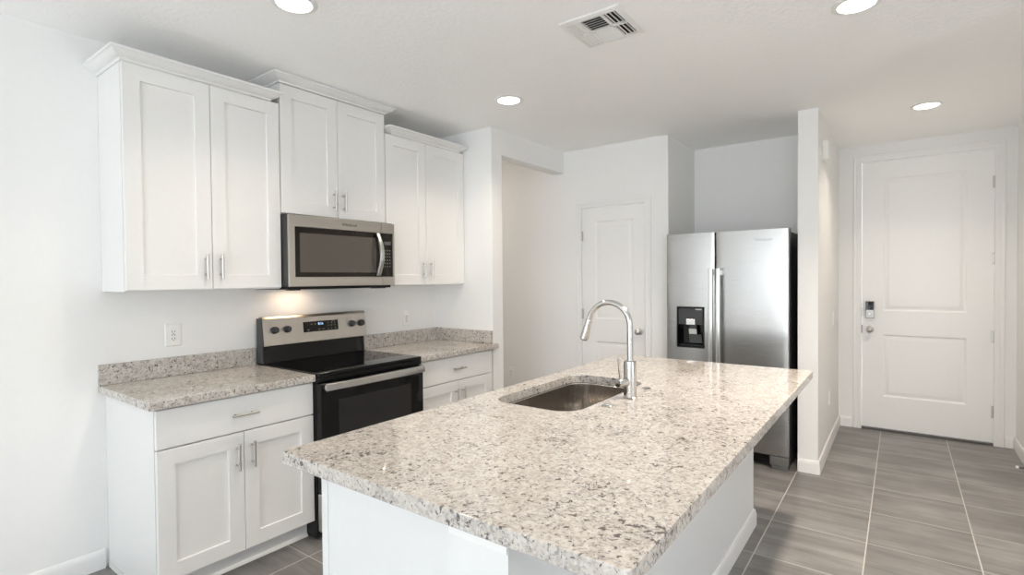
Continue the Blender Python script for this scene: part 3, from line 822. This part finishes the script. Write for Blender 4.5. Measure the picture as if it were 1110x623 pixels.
struct('trim_4', MB().lathe([(.0, .0005), (.094, .0005), (.095, .003), (.090, .006), (.076, .009), (.0, .009)], (3.045, -.16, CEIL), '-z', 40), 'lens', 'recessed ceiling light over the near side of the island', 'ceiling light')

# air register
vx0, vx1, vy0, vy1 = 1.908, 2.212, .698, 1.008
t = thing('ceiling_vent', ((vx0 + vx1) / 2, (vy0 + vy1) / 2, CEIL), 'white square louvred air vent in the ceiling', 'air vent')
fm = fmap('-z', CEIL)
ix0, ix1, iy0, iy1 = vx0 + .027, vx1 - .027, vy0 + .027, vy1 - .027
xa, xb = ix0 + .070, ix1 - .070; ym = (iy0 + iy1) / 2
mb = MB()
mb.rings(fm, vx0, vy0, vx1, vy1, [(0, .0005), (0, .005), (.006, .010), (.027, .013), (.027, .002)], cap=False)
for x in (xa, xb): mb.box(x - .005, iy0, CEIL - .014, x + .005, iy1, CEIL - .003)
mb.box(ix0, ym - .005, CEIL - .014, ix1, ym + .005, CEIL - .003)
obj('frame', mb, 'vent', t)
obj('duct', MB().box(ix0 - .001, iy0 - .001, CEIL - .003, ix1 + .001, iy1 + .001, CEIL - .001), 'vent_shade', t, 'dark sheet standing for the unlit duct')  # flat near-black sheet paints the shade behind the slats
def slat(along, c0, c1, pos, tilt, w=.015):
    """slat running along axis from c0 to c1 at pos, tilted so its lower edge leans towards tilt"""
    mb = MB(); za, zb = CEIL - .0035, CEIL - .0145
    a, b_ = pos - tilt * w / 2, pos + tilt * w / 2
    n = .0012
    poly = [(a - n, za), (a + n, za), (b_ + n, zb), (b_ - n, zb)]
    if along == 'y': mb.prism(poly, 'y', c0, c1)
    else: mb.prism(poly, 'x', c0, c1)
    obj('slat', mb, 'vent', t)
for (c0, c1) in ((iy0, ym - .005), (ym + .005, iy1)):
    for k in range(3):
        slat('y', c0, c1, ix0 + .012 + .020 * k, -1)
        slat('y', c0, c1, xb + .018 + .020 * k, 1)
for k in range(6):
    slat('x', xa + .005, xb - .005, iy0 + .010 + .020 * k, -1)
    slat('x', xa + .005, xb - .005, ym + .018 + .019 * k, 1)

# ------------------------------------------------------------------ small wall fittings
def outlet(axis, at, u, v, label, w=.072, h=.116, receptacle=True, group='wall outlets'):
    fm = fmap(axis, at)
    name = 'outlet' if receptacle else 'light_switch'
    t = thing(name, fm(u, v - h / 2, 0), label, 'outlet' if receptacle else 'light switch', group)
    obj('cover_plate', MB().rings(fm, u - w / 2, v - h / 2, u + w / 2, v + h / 2, [(.0, .0003), (0, .003), (.004, .006)]), 'plastic', t)
    r = obj('receptacle' if receptacle else 'rocker', MB().rings(fm, u - .017, v - .034, u + .017, v + .034, [(0, .0055), (.001, .0085)]), 'plastic', t)
    if receptacle:
        m_ = MB()
        for s in (-1, 1):
            zc_ = v + s * .019
            for du, hh in ((-.0065, .006), (.0065, .005)):
                m_.rings(fm, u + du - .0014, zc_ - hh, u + du + .0014, zc_ + hh, [(0, .0085), (0, .0088)])
            m_.rings(fm, u - .0025, zc_ - .0125, u + .0025, zc_ - .0085, [(0, .0085), (0, .0088)])
        for du in (-.006, .006): m_.rings(fm, u + du - .004, v - .002, u + du + .004, v + .002, [(0, .0085), (0, .0089)])
        obj('slots', m_, 'slot', r)
    return t
outlet('+x', 0, -.236, 1.136, 'white duplex outlet on the wall above the left countertop', .080, .124)
outlet('+x', 0, 1.452, 1.114, 'white outlet on the wall right of the range backguard')
outlet('-y', YP, -.028, .455, 'white outlet low on the wall seen through the hall opening')
outlet('+x', XS1, 3.62, .42, 'white outlet low on the partition wall near the front door')
outlet('+x', XS1, 3.91, 1.053, 'white light switch on the partition wall near the front door', receptacle=False, group='light switches')
t = thing('door_chime', (XS1, 3.2, 2.28), 'white door chime box high on the partition wall beside the ceiling', 'door chime')
obj('housing', MB().prism([(XS1 + .0005, 2.293), (XS1 + .030, 2.293), (XS1 + .038, 2.303), (XS1 + .038, 2.425), (XS1 + .030, 2.436), (XS1 + .0005, 2.436)], 'y', 3.105, 3.275, .003), 'plastic', t)
obj('grille', MB().box(XS1 + .0385, 3.13, 2.30, XS1 + .0415, 3.25, 2.43, .001), 'vent', t)
t = thing('door_stop', (XR - .015, 3.72, .03), 'small white-tipped door stop on the right baseboard', 'door stop')
sp_ = []
for k in range(81):
    a = k / 80; sp_.append((XR - .0155 - .062 * a, 3.72 + .0055 * math.cos(2 * PI * 10 * a), .042 + .0055 * math.sin(2 * PI * 10 * a)))
obj('spring', MB().tube(sp_, .0016, 8), 'spring', t)
obj('tip', MB().lathe([(0, 0), (.009, 0), (.010, .004), (.010, .012), (.007, .016), (0, .017)], (XR - .0755, 3.72, .042), '-x', 18), 'plastic', t, 'white rubber tip')
